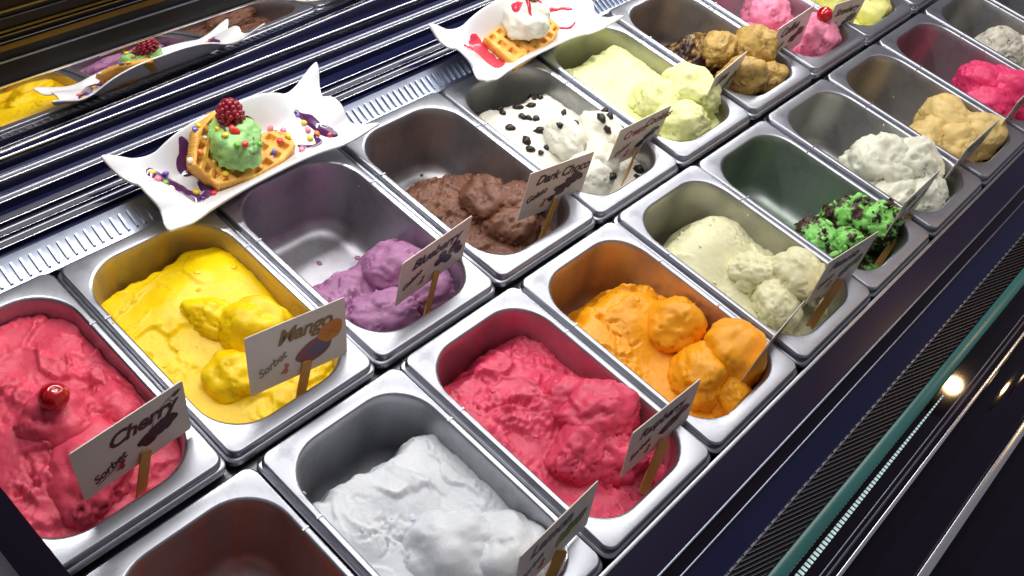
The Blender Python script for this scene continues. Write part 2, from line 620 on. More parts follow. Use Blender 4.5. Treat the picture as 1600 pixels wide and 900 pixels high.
def ico(sub):
    if sub not in _ico:
        bm = bmesh.new()
        bmesh.ops.create_icosphere(bm, subdivisions=sub, radius=1.0)
        v = np.array([tuple(p.co) for p in bm.verts])
        f = [[q.index for q in fc.verts] for fc in bm.faces]
        bm.free()
        _ico[sub] = (v, f)
    return _ico[sub]


def scoop_mesh(r, seed, sub=5, rough=1.0, squash=0.88, twist=0.0, tall=0.0):
    n, f = ico(sub)
    S = np.array([seed * 5.13, seed * 1.7, -seed * 2.3])
    ca, sa = math.cos(twist), math.sin(twist)
    g = np.stack([n[:, 0] * ca - n[:, 1] * sa, n[:, 0] * sa + n[:, 1] * ca, n[:, 2]], 1)
    low = fbm(n * 1.1 + S, 2)
    w1 = fbm(n * 3.1 + S + 2, 3)
    groove = fbm(g * [1.6, 15.0, 3.5] + S + 0.5 * w1[:, None], 2)
    fine = fbm(n * 9.5 + S, 4, 0.62)
    # torn, icy zones low on the sides; smooth shaved zones on top
    zone = perlin(n * 1.7 + S + 9) - 0.42 * n[:, 2] + 0.05 + 0.22 * w1
    mask = sstep(0.0, 0.22, zone)
    lip = np.exp(-((zone - 0.02) / 0.045) ** 2)
    crack = np.exp(-(np.abs(perlin(g * [2.0, 3.2, 2.6] + S + 0.7 * w1[:, None])) / 0.05) ** 2) * sstep(-0.1, 0.25, perlin(n * 1.9 + S + 33))
    d = 1 + 0.20 * low + rough * (0.012 * groove * (1 - mask) + 0.040 * lip * (0.6 + w1) - 0.035 * mask + (0.006 + 0.058 * mask) * fine - 0.085 * crack + 0.030 * w1)
    # ragged skirt where the scoop was pressed down
    sk = np.exp(-((n[:, 2] + 0.45) / 0.25) ** 2)
    d = d + sk * (0.10 + 0.18 * rough * fbm(n * [4, 4, 2] + S + 20, 3))
    st = 1.0 + 0.16 * math.sin(seed * 2.4)
    g2 = g * (d * r)[:, None] * [st, 1.0 / st, 1.0]
    v = np.stack([g2[:, 0] * ca + g2[:, 1] * sa, -g2[:, 0] * sa + g2[:, 1] * ca, g2[:, 2]], 1)
    v[:, 2] *= squash + tall
    return v, f


def icecream(name, label, cat, pan, spec, scoops, mat, bedmat=None, sub=5, res=0.0022, seed=1, rough=1.0):
    cx, cy, z = pan[1]
    t = thing(name, label, cat, (cx, cy, z + FLOOR))
    v, f = bed_mesh(spec, seed, res)
    v[:, 2] += DEPTH
    mk('bed', v, f, bedmat or mat, t)
    for i, s in enumerate(scoops):
        x, y, zz, r = s[:4]
        sv, sf = scoop_mesh(r, seed * 7 + i + 1, sub, rough * (s[5] if len(s) > 5 else 1.0), 0.9, (seed + i) * 1.3, s[4] if len(s) > 4 else 0)
        X, Y, _ = sdf_push(sv[:, 0] + x, sv[:, 1] + y, OX - 0.0045, OY - 0.0045, ORAD)
        sv[:, 0], sv[:, 1] = X - x, Y - y
        mk('scoop', sv, sf, mat, t, loc=(x, y, zz + DEPTH))
    return t


PANS = {}
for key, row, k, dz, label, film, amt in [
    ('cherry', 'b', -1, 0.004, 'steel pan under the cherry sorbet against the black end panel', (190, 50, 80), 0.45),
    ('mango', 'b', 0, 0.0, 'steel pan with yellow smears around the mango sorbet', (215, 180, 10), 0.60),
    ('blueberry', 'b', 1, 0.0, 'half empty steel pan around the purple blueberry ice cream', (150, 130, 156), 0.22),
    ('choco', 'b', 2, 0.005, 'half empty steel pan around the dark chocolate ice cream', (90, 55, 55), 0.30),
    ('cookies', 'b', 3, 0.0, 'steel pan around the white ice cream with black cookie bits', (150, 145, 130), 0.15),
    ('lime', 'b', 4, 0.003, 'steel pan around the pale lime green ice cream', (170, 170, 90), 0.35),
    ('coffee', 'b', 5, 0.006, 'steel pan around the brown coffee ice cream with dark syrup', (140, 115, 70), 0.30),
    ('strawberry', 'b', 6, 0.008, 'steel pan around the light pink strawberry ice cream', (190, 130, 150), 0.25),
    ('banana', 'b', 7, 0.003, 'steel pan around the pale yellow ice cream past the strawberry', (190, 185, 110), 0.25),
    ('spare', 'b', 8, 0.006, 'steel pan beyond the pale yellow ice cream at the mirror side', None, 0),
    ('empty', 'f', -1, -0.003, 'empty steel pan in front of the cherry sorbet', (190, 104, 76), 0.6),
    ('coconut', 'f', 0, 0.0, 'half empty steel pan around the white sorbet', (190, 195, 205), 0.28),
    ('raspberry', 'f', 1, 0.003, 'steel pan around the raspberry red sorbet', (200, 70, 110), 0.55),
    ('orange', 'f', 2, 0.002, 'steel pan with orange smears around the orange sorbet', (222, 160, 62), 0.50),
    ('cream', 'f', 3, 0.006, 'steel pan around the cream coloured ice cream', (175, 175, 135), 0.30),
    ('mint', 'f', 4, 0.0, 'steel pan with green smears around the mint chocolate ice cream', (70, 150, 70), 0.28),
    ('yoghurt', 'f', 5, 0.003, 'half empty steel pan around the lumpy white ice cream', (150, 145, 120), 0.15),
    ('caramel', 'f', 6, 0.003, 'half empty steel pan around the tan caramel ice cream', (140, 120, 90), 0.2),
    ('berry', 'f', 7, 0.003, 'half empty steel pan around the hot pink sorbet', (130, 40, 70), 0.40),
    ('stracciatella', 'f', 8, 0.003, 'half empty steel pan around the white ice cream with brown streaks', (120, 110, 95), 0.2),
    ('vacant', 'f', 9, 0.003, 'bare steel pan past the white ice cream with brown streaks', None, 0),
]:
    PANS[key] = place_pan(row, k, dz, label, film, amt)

GM = dict(
    cherry=gelato_mat('cherry_sorbet', (236, 82, 108), 0.74, 0.36),
    mango=gelato_mat('mango_sorbet', (255, 214, 0), 0.86, 0.28),
    blueberry=gelato_mat('blueberry_gelato', (178, 122, 164), 0.70, 0.45),
    choco=gelato_mat('chocolate_gelato', (122, 80, 60), 0.62, 0.45, fine=260),
    cookies=gelato_mat('white_gelato', (232, 230, 214), 0.90, 0.45),
    lime=gelato_mat('lime_gelato', (238, 240, 172), 0.88, 0.42),
    coffee=gelato_mat('coffee_gelato', (200, 164, 92), 0.70, 0.42, chunk=(70, 42, 30), chunk_pos=(0.56, 0.70), chunk_scale=85),
    coffee_bed=gelato_mat('coffee_syrup', (176, 138, 76), 0.6, 0.30, chunk=(52, 28, 24), chunk_pos=(0.41, 0.50), chunk_scale=26),
    strawberry=gelato_mat('strawberry_gelato', (235, 140, 170), 0.84, 0.42),
    banana=gelato_mat('banana_gelato', (232, 230, 140), 0.86, 0.42),
    coconut=gelato_mat('coconut_sorbet', (233, 237, 242), 0.95, 0.20, sss=0.3),
    raspberry=gelato_mat('raspberry_sorbet', (238, 80, 112), 0.76, 0.26),
    orange=gelato_mat('orange_sorbet', (255, 172, 28), 0.84, 0.27),
    cream=gelato_mat('cream_gelato', (232, 228, 186), 0.88, 0.42),
    mint=gelato_mat('mint_gelato', (146, 222, 112), 0.78, 0.42, chunk=(66, 40, 32), chunk_pos=(0.47, 0.51), chunk_scale=19),
    mint_bed=gelato_mat('mint_chocolate_crumbs', (130, 205, 100), 0.7, 0.45, chunk=(66, 40, 32), chunk_pos=(0.40, 0.47), chunk_scale=30, fine=240),
    yoghurt=gelato_mat('yoghurt_gelato', (232, 232, 212), 0.90, 0.42),
    caramel=gelato_mat('caramel_gelato', (228, 198, 128), 0.80, 0.40),
    berry=gelato_mat('berry_sorbet', (236, 62, 116), 0.78, 0.36),
    stracciatella=gelato_mat('stracciatella_gelato', (214, 208, 192), 0.84, 0.42, chunk=(92, 64, 58), chunk_pos=(0.56, 0.64), chunk_scale=40),
)

icecream('cherry_sorbet', 'red cherry sorbet filling its pan, a glossy cherry on top', 'ice cream', PANS['cherry'],
         dict(lev=-0.030, yb=0.25, soft=0.07, lobes=[(0.0, -0.03, 0.08, 0.09, 0.014)], rough=1.2),
         [(0.004, -0.016, -0.026, 0.046, 0, 1.5), (0.056, -0.030, -0.044, 0.042, 0, 1.3), (-0.004, -0.088, -0.040, 0.056, 0, 1.2)], GM['cherry'], seed=1, rough=1.1)
icecream('mango_sorbet', 'bright yellow mango sorbet in the pan beside the cherry sorbet', 'ice cream', PANS['mango'],
         dict(lev=-0.034, yb=0.178, soft=0.05, lobes=[(0.02, 0.06, 0.09, 0.06, 0.018)], rough=0.8),
         [(0.005, 0.022, -0.036, 0.036, 0, 1.5), (0.034, -0.030, -0.024, 0.045, 0, 0.5), (-0.024, -0.070, -0.038, 0.039, 0, 0.9)], GM['mango'], seed=2)
icecream('blueberry_ice_cream', 'purple blueberry ice cream heaped at the front of its pan', 'ice cream', PANS['blueberry'],
         dict(lev=-0.064, yb=0.046, soft=0.055, skew=0.10, lobes=[(0.05, -0.02, 0.06, 0.04, 0.030)], rough=1.2),
         [(0.050, -0.046, -0.054, 0.046), (-0.020, -0.098, -0.060, 0.044), (0.060, -0.104, -0.060, 0.044)], GM['blueberry'], seed=3, rough=1.4)
icecream('chocolate_ice_cream', 'dark brown chocolate ice cream in its pan, sloping to the back', 'ice cream', PANS['choco'],
         dict(lev=-0.060, yb=0.128, soft=0.065, skew=-0.05, slope=-0.09, rough=1.1),
         [(0.034, -0.026, -0.056, 0.044, 0, 1.3), (0.028, -0.086, -0.064, 0.046, 0, 1.3), (0.062, -0.062, -0.050, 0.042, 0, 1.3)], GM['choco'], seed=4, rough=1.2)
cook = icecream('cookie_ice_cream', 'white ice cream scattered with black cookie bits', 'ice cream', PANS['cookies'],
                dict(lev=-0.036, yb=0.155, soft=0.05, lobes=[(0.0, 0.04, 0.07, 0.07, 0.010)], rough=0.7),
                [(0.000, -0.020, -0.016, 0.039), (0.050, -0.048, -0.010, 0.042), (-0.024, -0.092, -0.028, 0.039), (0.020, -0.080, -0.026, 0.042)], GM['cookies'], seed=5, rough=0.8)
icecream('lime_ice_cream', 'pale lime green ice cream with three tall scoops', 'ice cream', PANS['lime'],
         dict(lev=-0.028, yb=0.165, soft=0.05, rough=0.7),
         [(-0.008, -0.050, -0.010, 0.045), (0.048, -0.078, 0.008, 0.048, 0.06), (-0.016, -0.112, -0.014, 0.046)], GM['lime'], seed=6, rough=1.2)
icecream('coffee_ice_cream', 'brown coffee ice cream scoops in dark syrup', 'ice cream', PANS['coffee'],
         dict(lev=-0.046, yb=0.150, soft=0.12, lobes=[(-0.01, 0.05, 0.07, 0.05, 0.020)], rough=1.6),
         [(0.004, -0.020, -0.006, 0.038, 0, 0.9), (0.058, -0.066, 0.008, 0.045, 0, 0.9), (-0.030, -0.104, -0.004, 0.041, 0.1, 0.9), (0.036, -0.130, -0.020, 0.035, 0, 0.9)],
         GM['coffee'], GM['coffee_bed'], seed=7, rough=1.2)
icecream('strawberry_ice_cream', 'light pink strawberry ice cream with a red cherry on its scoop', 'ice cream', PANS['strawberry'],
         dict(lev=-0.056, yb=0.12, soft=0.12, lobes=[(0.05, 0.03, 0.06, 0.05, 0.022)]),
         [(0.050, 0.024, -0.048, 0.060), (0.022, -0.110, -0.020, 0.048, 0.15)], GM['strawberry'], seed=8, res=0.003, rough=1.2)
icecream('banana_ice_cream', 'pale yellow ice cream beyond the pink strawberry ice cream', 'ice cream', PANS['banana'],
         dict(lev=-0.042, yb=0.14, soft=0.08), [(0.008, -0.024, -0.034, 0.054), (0.036, -0.122, -0.020, 0.044)], GM['banana'], seed=9, sub=4, res=0.003)
icecream('white_sorbet', 'white sorbet in the pan beside the empty one', 'ice cream', PANS['coconut'],
         dict(lev=-0.047, yb=0.142, soft=0.050, skew=-0.12, lobes=[(0.0, 0.06, 0.10, 0.06, 0.016), (0.05, -0.02, 0.06, 0.06, 0.010)], rough=0.8),
         [(0.004, -0.046, -0.058, 0.060, 0, 0.6), (0.050, -0.090, -0.056, 0.060, 0, 0.6)], GM['coconut'], seed=10, rough=1.3)
icecream('raspberry_sorbet', 'raspberry red sorbet between the white and the orange sorbet', 'ice cream', PANS['raspberry'],
         dict(lev=-0.046, yb=0.190, soft=0.07, lobes=[(0.04, 0.0, 0.06, 0.08, 0.012)], rough=1.2),
         [(0.054, -0.040, -0.030, 0.055, 0, 1.4), (0.000, -0.056, -0.044, 0.046, 0, 1.3), (0.042, 0.012, -0.046, 0.042, 0, 1.4), (0.030, -0.088, -0.050, 0.044, 0, 1.3)], GM['raspberry'], seed=11, rough=1.1)
icecream('orange_sorbet', 'bright orange sorbet heaped at the front of its pan', 'ice cream', PANS['orange'],
         dict(lev=-0.054, yb=0.150, soft=0.07, skew=-0.15, lobes=[(0.01, 0.05, 0.08, 0.06, 0.026)], rough=1.3),
         [(0.050, -0.006, -0.036, 0.046), (0.064, -0.100, -0.016, 0.052, 0, 0.6), (0.006, -0.086, -0.036, 0.047), (0.016, -0.132, -0.046, 0.042)], GM['orange'], seed=12)
icecream('cream_ice_cream', 'cream coloured ice cream between the orange sorbet and mint ice cream', 'ice cream', PANS['cream'],
         dict(lev=-0.050, yb=0.165, soft=0.08, lobes=[(0.01, 0.06, 0.08, 0.06, 0.034)], rough=0.7),
         [(0.010, -0.034, -0.028, 0.040), (0.038, -0.082, -0.006, 0.046), (-0.016, -0.086, -0.034, 0.041)], GM['cream'], seed=13, rough=1.4)
icecream('mint_ice_cream', 'green mint ice cream covered in brown chocolate crumbs', 'ice cream', PANS['mint'],
         dict(lev=-0.070, yb=0.015, soft=0.08, rough=1.7),
         [(0.040, -0.066, -0.026, 0.046, 0, 1.3), (0.064, -0.100, -0.010, 0.040, 0, 1.3), (0.002, -0.088, -0.040, 0.037, 0, 1.3), (-0.025, -0.050, -0.052, 0.044, 0, 1.3)], GM['mint'], GM['mint_bed'], seed=14, rough=1.3)
icecream('yoghurt_ice_cream', 'lumpy white ice cream between the mint and the tan one', 'ice cream', PANS['yoghurt'],
         dict(lev=-0.060, yb=0.050, soft=0.07, rough=1.6),
         [(0.000, -0.026, -0.030, 0.066, 0, 1.5), (0.046, -0.066, -0.020, 0.058, 0, 1.5), (-0.036, -0.080, -0.046, 0.050, 0, 1.3), (0.016, -0.114, -0.046, 0.052, 0, 1.3)], GM['yoghurt'], seed=15, rough=1.1)
icecream('caramel_ice_cream', 'tan caramel ice cream scoops between the white and the hot pink one', 'ice cream', PANS['caramel'],
         dict(lev=-0.065, yb=0.020, soft=0.07),
         [(0.040, -0.042, -0.030, 0.054, 0, 0.6), (0.050, -0.104, -0.022, 0.050, 0, 0.6), (0.006, -0.086, -0.036, 0.047, 0, 0.6), (-0.020, -0.040, -0.050, 0.048, 0, 0.8)], GM['caramel'], seed=16, res=0.003, rough=1.5)
icecream('berry_sorbet', 'hot pink berry sorbet beside the tan caramel ice cream', 'ice cream', PANS['berry'],
         dict(lev=-0.065, yb=0.025, soft=0.07), [(0.030, -0.028, -0.034, 0.052), (0.046, -0.084, -0.024, 0.056), (-0.020, -0.074, -0.046, 0.048)], GM['berry'], seed=17, res=0.003, rough=1.2)
icecream('stracciatella_ice_cream', 'white ice cream streaked brown behind the hot pink sorbet', 'ice cream', PANS['stracciatella'],
         dict(lev=-0.060, yb=0.06, soft=0.08), [(-0.004, 0.006, -0.042, 0.056), (0.040, -0.046, -0.038, 0.054)], GM['stracciatella'], seed=18, res=0.003, rough=1.4)


def ray_z(x, y, default=0.0):
    """height of whatever lies under (x, y), looking straight down"""
    dg = bpy.context.evaluated_depsgraph_get()
    hit, loc, nrm, *_ = scn.ray_cast(dg, Vector((x, y, 0.17)), Vector((0, 0, -1)))
    return (loc.z, nrm) if hit else (default, Vector((0, 0, 1)))


# drips and scraped crumbs of ice cream left on the pan floors, walls and rims
dv0, df0 = ico(2)
drips = []
for q in range(5):
    v = dv0 * (1 + 0.5 * fbm(dv0 * 1.3 + q * 5.3, 2))[:, None] * [0.0042, 0.0032, 0.0013]
    me = bpy.data.meshes.new('drip')
    me.from_pydata([tuple(p) for p in v.tolist()], [], df0)
    me.polygons.foreach_set('use_smooth', [True] * len(me.polygons))
    me.materials.append(GM['mango'])
    drips.append(me)
bpy.context.view_layer.update()
rd = random.Random(21)
for ob in [o for o in COL.objects if o.get('category') == 'ice cream']:
    cx, cy = ob.location.x, ob.location.y
    mt = [c for c in ob.children if c.name.startswith('bed')][0].data.materials[0]
    for q in range(9):
        if q < 6:
            x, y = cx + rd.uniform(-0.085, 0.085), cy + rd.uniform(-0.02, 0.135)
        else:
            x, y = cx + rd.choice((-1, 1)) * rd.uniform(0.092, 0.104), cy + rd.uniform(-0.10, 0.12)
        z, n_ = ray_z(x, y)
        e = n_.to_track_quat('Z', 'Y').to_euler()
        k_ = rd.uniform(0.4, 1.2) * (0.6 if q >= 6 else 1)
        d = link('drip', rd.choice(drips), mt, ob, (x - cx, y - cy, z - ob.location.z), (e.x, e.y, rd.uniform(0, 6)))
        d.scale = (k_, k_ * rd.uniform(0.7, 1.6), k_)

# cookie bits on the white ice cream
bpy.context.view_layer.update()
cn, cf = ico(2)
chips = []
for s in range(5):
    d = 1 + 0.45 * fbm(cn * 1.1 + s * 7.7, 2)
    v = cn * d[:, None] * [0.0084, 0.0066, 0.0058]
    me = bpy.data.meshes.new('cookie_bit')
    me.from_pydata([tuple(p) for p in v.tolist()], [], cf)
    me.polygons.foreach_set('use_smooth', [True] * len(me.polygons))
    me.materials.append(CHIP)
    chips.append(me)
rnd = random.Random(3)
cl = cook.location
spots = [(0.744, 0.318), (0.768, 0.287), (0.803, 0.282), (0.786, 0.258), (0.792, 0.249), (0.827, 0.274), (0.801, 0.239), (0.783, 0.215), (0.749, 0.252),
         (0.837, 0.310), (0.854, 0.293), (0.866, 0.285), (0.748, 0.211), (0.740, 0.196), (0.747, 0.178), (0.764, 0.180), (0.784, 0.180), (0.825, 0.175),
         (0.839, 0.140), (0.872, 0.155), (0.860, 0.137), (0.834, 0.120), (0.868, 0.170), (0.716, 0.113), (0.866, 0.056), (0.850, 0.046), (0.789, 0.060), (0.776, 0.300), (0.860, 0.225)]
for x, y in spots:
    z, n = ray_z(x, y)
    o = link('cookie_bit', rnd.choice(chips), CHIP, cook, (x - cl.x, y - cl.y, z - cl.z + 0.001), (rnd.uniform(-.6, .6), rnd.uniform(-.6, .6), rnd.uniform(0, 6.3)))
    k_ = rnd.uniform(0.65, 1.25)
    o.scale = (k_, k_ * rnd.uniform(0.7, 1.2), k_)

# loose flakes and chocolate chunks over the mint ice cream
mint = [o for o in COL.objects if o.name == 'mint_ice_cream'][0]
FLAKE = gelato_mat('mint_flake', (150, 226, 116), 0.85, 0.42)
rm = random.Random(12)
bpy.context.view_layer.update()
for q in range(90):
    x, y = mint.location.x + rm.uniform(-0.06, 0.088), mint.location.y + rm.uniform(-0.145, -0.02)
    z, n_ = ray_z(x, y)
    if z < mint.location.z + 0.03:
        continue
    m_ = CHIP if q % 2 else FLAKE
    o = link('chocolate_chunk' if q % 2 else 'mint_flake', rm.choice(chips), m_, mint, (x - mint.location.x, y - mint.location.y, z - mint.location.z),
             (rm.uniform(-1, 1), rm.uniform(-1, 1), rm.uniform(0, 6)))
    k_ = rm.uniform(0.35, 0.85)
    o.scale = (k_ * rm.uniform(0.8, 1.9), k_, k_ * 0.7)

# ------------------------------------------------------------------ cherries
CHERRY = simple('candied_cherry', lin((196, 10, 24)), 0.12, 0.0, 0.6, var=0.3)
sv, sf = ico(4)


def cherry(label, x, y, z, r):
    n = sv.copy()
    dimple = np.exp(-((n[:, 0] - 0.1) ** 2 + (n[:, 1] + 0.15) ** 2) / 0.06) * (n[:, 2] > 0)
    v = n * (r * (1 + 0.04 * fbm(n * 1.2 + x, 2) - 0.13 * dimple))[:, None]
    v[:, 2] *= 0.94
    o = mk('cherry', v, sf, CHERRY, loc=(x, y, z))
    return tag(o, label, 'cherry', 'cherries on top')


def on_top(x, y, r):
    return ray_z(x, y)[0] + r * 0.5


c0 = PANS['cherry'][1]
cherry('glossy red cherry on the red cherry sorbet', c0[0] + 0.006, c0[1] - 0.012, on_top(c0[0] + 0.006, c0[1] - 0.012, 0.0165), 0.0165)
c0 = PANS['strawberry'][1]
cherry('glossy red cherry on the pink strawberry scoop', c0[0] + 0.016, c0[1] - 0.105, on_top(c0[0] + 0.016, c0[1] - 0.105, 0.0165), 0.0165)

# ------------------------------------------------------------------ flavour cards
CW, CH = 0.135, 0.09
INK = {}


def ink(rgb):
    if rgb not in INK:
        INK[rgb] = simple('print_ink', lin(rgb), 0.4, var=0.25)
    return INK[rgb]


def text_mesh(body, size, shear, weight):
    cu = bpy.data.curves.new('lettering', 'FONT')
    cu.body, cu.size, cu.shear, cu.offset = body, size, shear, weight
    cu.resolution_u = 3
    cu.space_character = 0.95
    o = bpy.data.objects.new('tmp', cu)
    COL.objects.link(o)
    bpy.context.view_layer.update()
    me = bpy.data.meshes.new_from_object(o.evaluated_get(bpy.context.evaluated_depsgraph_get()))
    bpy.data.objects.remove(o, do_unlink=True)
    me.name = 'lettering'
    return me


def card_text(card, body, size, x, z, rgb, rotz=0.0, shear=0.35, weight=0.0009):
    me = text_mesh(body, size, shear, weight * min(1.0, (size / 0.027) ** 1.6))
    co = np.zeros(len(me.vertices) * 3)
    me.vertices.foreach_get('co', co)
    co = co.reshape(-1, 3)
    a = rotz
    X = co[:, 0] * math.cos(a) - co[:, 1] * math.sin(a) + x
    Z = co[:, 0] * math.sin(a) + co[:, 1] * math.cos(a) + z
    me.vertices.foreach_set('co', np.stack([X, np.full(len(X), -0.00105), Z], 1).ravel())
    me.materials.clear()
    return link('lettering', me, ink(rgb), card)


def blob(card, name, pts, rgb, lay=0, n=20, wob=0.12, seed=0):
    """a printed patch: an uneven ellipse (x, z, rx, rz, rot)"""
    x, z, rx, rz, a = pts
    v = []
    for k in range(n):
        t = 2 * math.pi * k / n
        q = 1 + wob * math.sin(3 * t + seed) + wob * 0.6 * math.sin(5 * t + 2 * seed)
        u, w_ = rx * q * math.cos(t), rz * q * math.sin(t)
        v.append((x + u * math.cos(a) - w_ * math.sin(a), -0.00095 - 0.00012 * lay, z + u * math.sin(a) + w_ * math.cos(a)))
    return mk(name, v, [tuple(range(n))], ink(rgb), card, False)


def stroke(card, name, pts, wd_, rgb, lay=1):
    v, f = [], []
    for i, (x, z) in enumerate(pts):
        a = pts[max(i - 1, 0)]
        b = pts[min(i + 1, len(pts) - 1)]
        dx, dz = b[0] - a[0], b[1] - a[1]
        l = math.hypot(dx, dz) + 1e-9
        nx, nz = -dz / l * wd_ / 2, dx / l * wd_ / 2
        v += [(x + nx, -0.00095 - 0.00012 * lay, z + nz), (x - nx, -0.00095 - 0.00012 * lay, z - nz)]
        if i:
            k = 2 * i
            f.append((k - 2, k - 1, k + 1, k))
    return mk(name, v, f, ink(rgb), card, False)


def rrect2(hx, hz, r, n=4):
    out = []
    for cx, cz, a0 in ((hx - r, hz - r, 0), (-hx + r, hz - r, 90), (-hx + r, -hz + r, 180), (hx - r, -hz + r, 270)):
        for k in range(n + 1):
            a = R(a0 + 90 * k / n)
            out.append((cx + r * math.cos(a), cz + r * math.sin(a)))
    return out


def make_card(key, label, pos, rot, stick_to, draw, twist=0.0):
    """pos = middle of the card; stick_to = where the stick enters the ice cream (world)"""
    e = Euler(rot, 'XYZ').to_matrix()
    t = thing('flavour_sign', label, 'sign', pos, rot, 'flavour signs on wooden sticks')
    out = rrect2(CW / 2, CH / 2, 0.003)
    n = len(out)
    bend = lambda x: 0.0012 * (1 - (x / (CW / 2)) ** 2)
    v = [(x, -0.0006, z) for x, z in out] + [(x, 0.0006, z) for x, z in out]
    f = [tuple(range(n - 1, -1, -1)), tuple(range(n, 2 * n))] + [(i, (i + 1) % n, n + (i + 1) % n, n + i) for i in range(n)]
    c = mk('card', v, f, CARD, t, False)
    draw(c)
    # wooden stick behind the card, seen below it
    top = Vector((0.010, -0.0022 - 0.0062 * abs(math.sin(twist)), -0.027))
    bot = e.inverted() @ (Vector(stick_to) - Vector(pos))
    ax = (bot - top)
    ln = ax.length
    ax.normalize()
    side = ax.cross(Vector((0, 1, 0))).normalized()
    nrm = side.cross(ax).normalized()
    side, nrm = side * math.cos(twist) + nrm * math.sin(twist), nrm * math.cos(twist) - side * math.sin(twist)
    sec = [(-0.0066, -0.001), (0.0066, -0.001), (0.0066, 0.001), (-0.0066, 0.001)]
    rows, fs = [], []
    for k, (tt, sc) in enumerate(((0, 0.45), (0.012, 0.8), (0.03, 1.0), (0.5, 1.0), (0.97, 1.0), (1.0, 0.8))):
        for a, b in sec:
            rows.append(tuple(top + ax * ln * tt + side * a * sc + nrm * b))
        if k:
            q = 4 * k
            fs += [(q - 4 + j, q - 4 + (j + 1) % 4, q + (j + 1) % 4, q + j) for j in range(4)]
    fs += [(3, 2, 1, 0), tuple(range(len(rows) - 4, len(rows)))]
    mk('stick', rows, fs, WOOD, t, False)
    return t


def logo(c, rgb=(205, 90, 80)):
    blob(c, 'logo', (-0.020, -0.028, 0.006, 0.004, 0.9), rgb, 0, seed=1, wob=0.3)
    blob(c, 'logo', (-0.018, -0.020, 0.003, 0.0025, 0.2), rgb, 1, seed=2, wob=0.2)


def d_cherry(c):
    card_text(c, 'Cherry', 0.0300, -0.030, 0.010, (92, 16, 24))
    card_text(c, 'Sorbet', 0.0165, -0.052, -0.030, (70, 20, 40), 0.32)
    stroke(c, 'underline', [(-0.050, -0.033), (-0.015, -0.0205)], 0.0012, (70, 20, 40))
    for i, (x, z) in enumerate(((0.016, -0.012), (0.030, -0.006), (0.041, -0.004))):
        blob(c, 'fruit_picture', (x, z, 0.0125, 0.0105, 0.3), (70, 12, 34) if i != 1 else (84, 18, 44), i, seed=i)
    stroke(c, 'stem', [(0.020, -0.004), (0.026, 0.012), (0.036, 0.024), (0.045, 0.030), (0.052, 0.033)], 0.0009, (92, 50, 50), 3)
    stroke(c, 'stem', [(0.042, 0.002), (0.050, 0.012), (0.052, 0.024), (0.046, 0.031)], 0.0009, (92, 50, 50), 4)
    blob(c, 'leaf', (0.057, 0.033, 0.006, 0.0025, 0.35), (88, 66, 46), 3, seed=1)
    logo(c, (196, 50, 70))


def d_mango(c):
    card_text(c, 'Mango', 0.0290, -0.028, 0.014, (146, 112, 52))
    card_text(c, 'Sorbet', 0.0160, -0.054, -0.024, (158, 138, 110), 0.42)
    blob(c, 'fruit_picture', (0.022, -0.014, 0.027, 0.016, 0.30), (150, 84, 92), 0, wob=0.05)
    blob(c, 'fruit_picture', (0.030, -0.014, 0.018, 0.011, 0.25), (112, 96, 112), 1, wob=0.10)
    blob(c, 'fruit_picture', (0.045, 0.004, 0.018, 0.0145, 0.35), (222, 138, 40), 2, wob=0.05)
    for a in (-0.6, 0.2, 1.0):
        stroke(c, 'cut', [(0.045 - 0.012 * math.cos(a), 0.004 - 0.011 * math.sin(a)), (0.045 + 0.012 * math.cos(a), 0.004 + 0.011 * math.sin(a))], 0.0008, (190, 108, 36), 3)
    logo(c, (212, 130, 110))


def d_choco(c):
    card_text(c, 'Dark Choco', 0.0235, -0.050, 0.017, (84, 50, 40))
    card_text(c, 'Gelato', 0.0165, -0.060, -0.016, (96, 62, 50), 0.30)
    for i, q in enumerate(((-0.004, -0.022, 0.008, 0.006, 0.2), (0.014, -0.008, 0.016, 0.010, 0.3), (0.030, 0.000, 0.012, 0.010, 0.4), (0.044, 0.004, 0.012, 0.009, 0.2), (0.036, 0.012, 0.007, 0.005, 0.2))):
        blob(c, 'chocolate_picture', q, (88, 56, 50) if i != 3 else (70, 44, 44), i, seed=i, wob=0.2)
    logo(c, (214, 130, 70))


def d_blue(c):
    card_text(c, 'Blueberry', 0.0250, -0.046, 0.013, (72, 36, 72))
    card_text(c, 'Gelato', 0.0150, -0.058, -0.022, (90, 60, 80), 0.42)
    rr = random.Random(5)
    for i in range(7):
        blob(c, 'fruit_picture', (0.010 + i * 0.0068, -0.010 + 0.010 * math.sin(i * 1.7) + i * 0.0008, 0.008, 0.0075, 0.1), (66 + 8 * (i % 3), 58, 84), i, seed=i, wob=0.05)
    logo(c, (190, 96, 90))


def d_cook(c):
    card_text(c, 'Cream', 0.0225, -0.050, 0.014, (190, 76, 62))
    card_text(c, 'Cookies', 0.0225, 0.004, 0.020, (150, 70, 64))
    card_text(c, 'Gelato', 0.0150, -0.054, -0.022, (176, 92, 84), 0.40)
    for i, q in enumerate(((0.014, -0.016, 0.013, 0.007, 0.4), (0.030, -0.006, 0.012, 0.008, 0.5), (0.044, 0.000, 0.012, 0.008, 0.3))):
        blob(c, 'cookie_picture', q, (56, 46, 50), i, seed=i, wob=0.2)
    blob(c, 'cookie_picture', (0.030, -0.012, 0.011, 0.0022, 0.5), (196, 186, 180), 4)
    logo(c, (190, 96, 80))


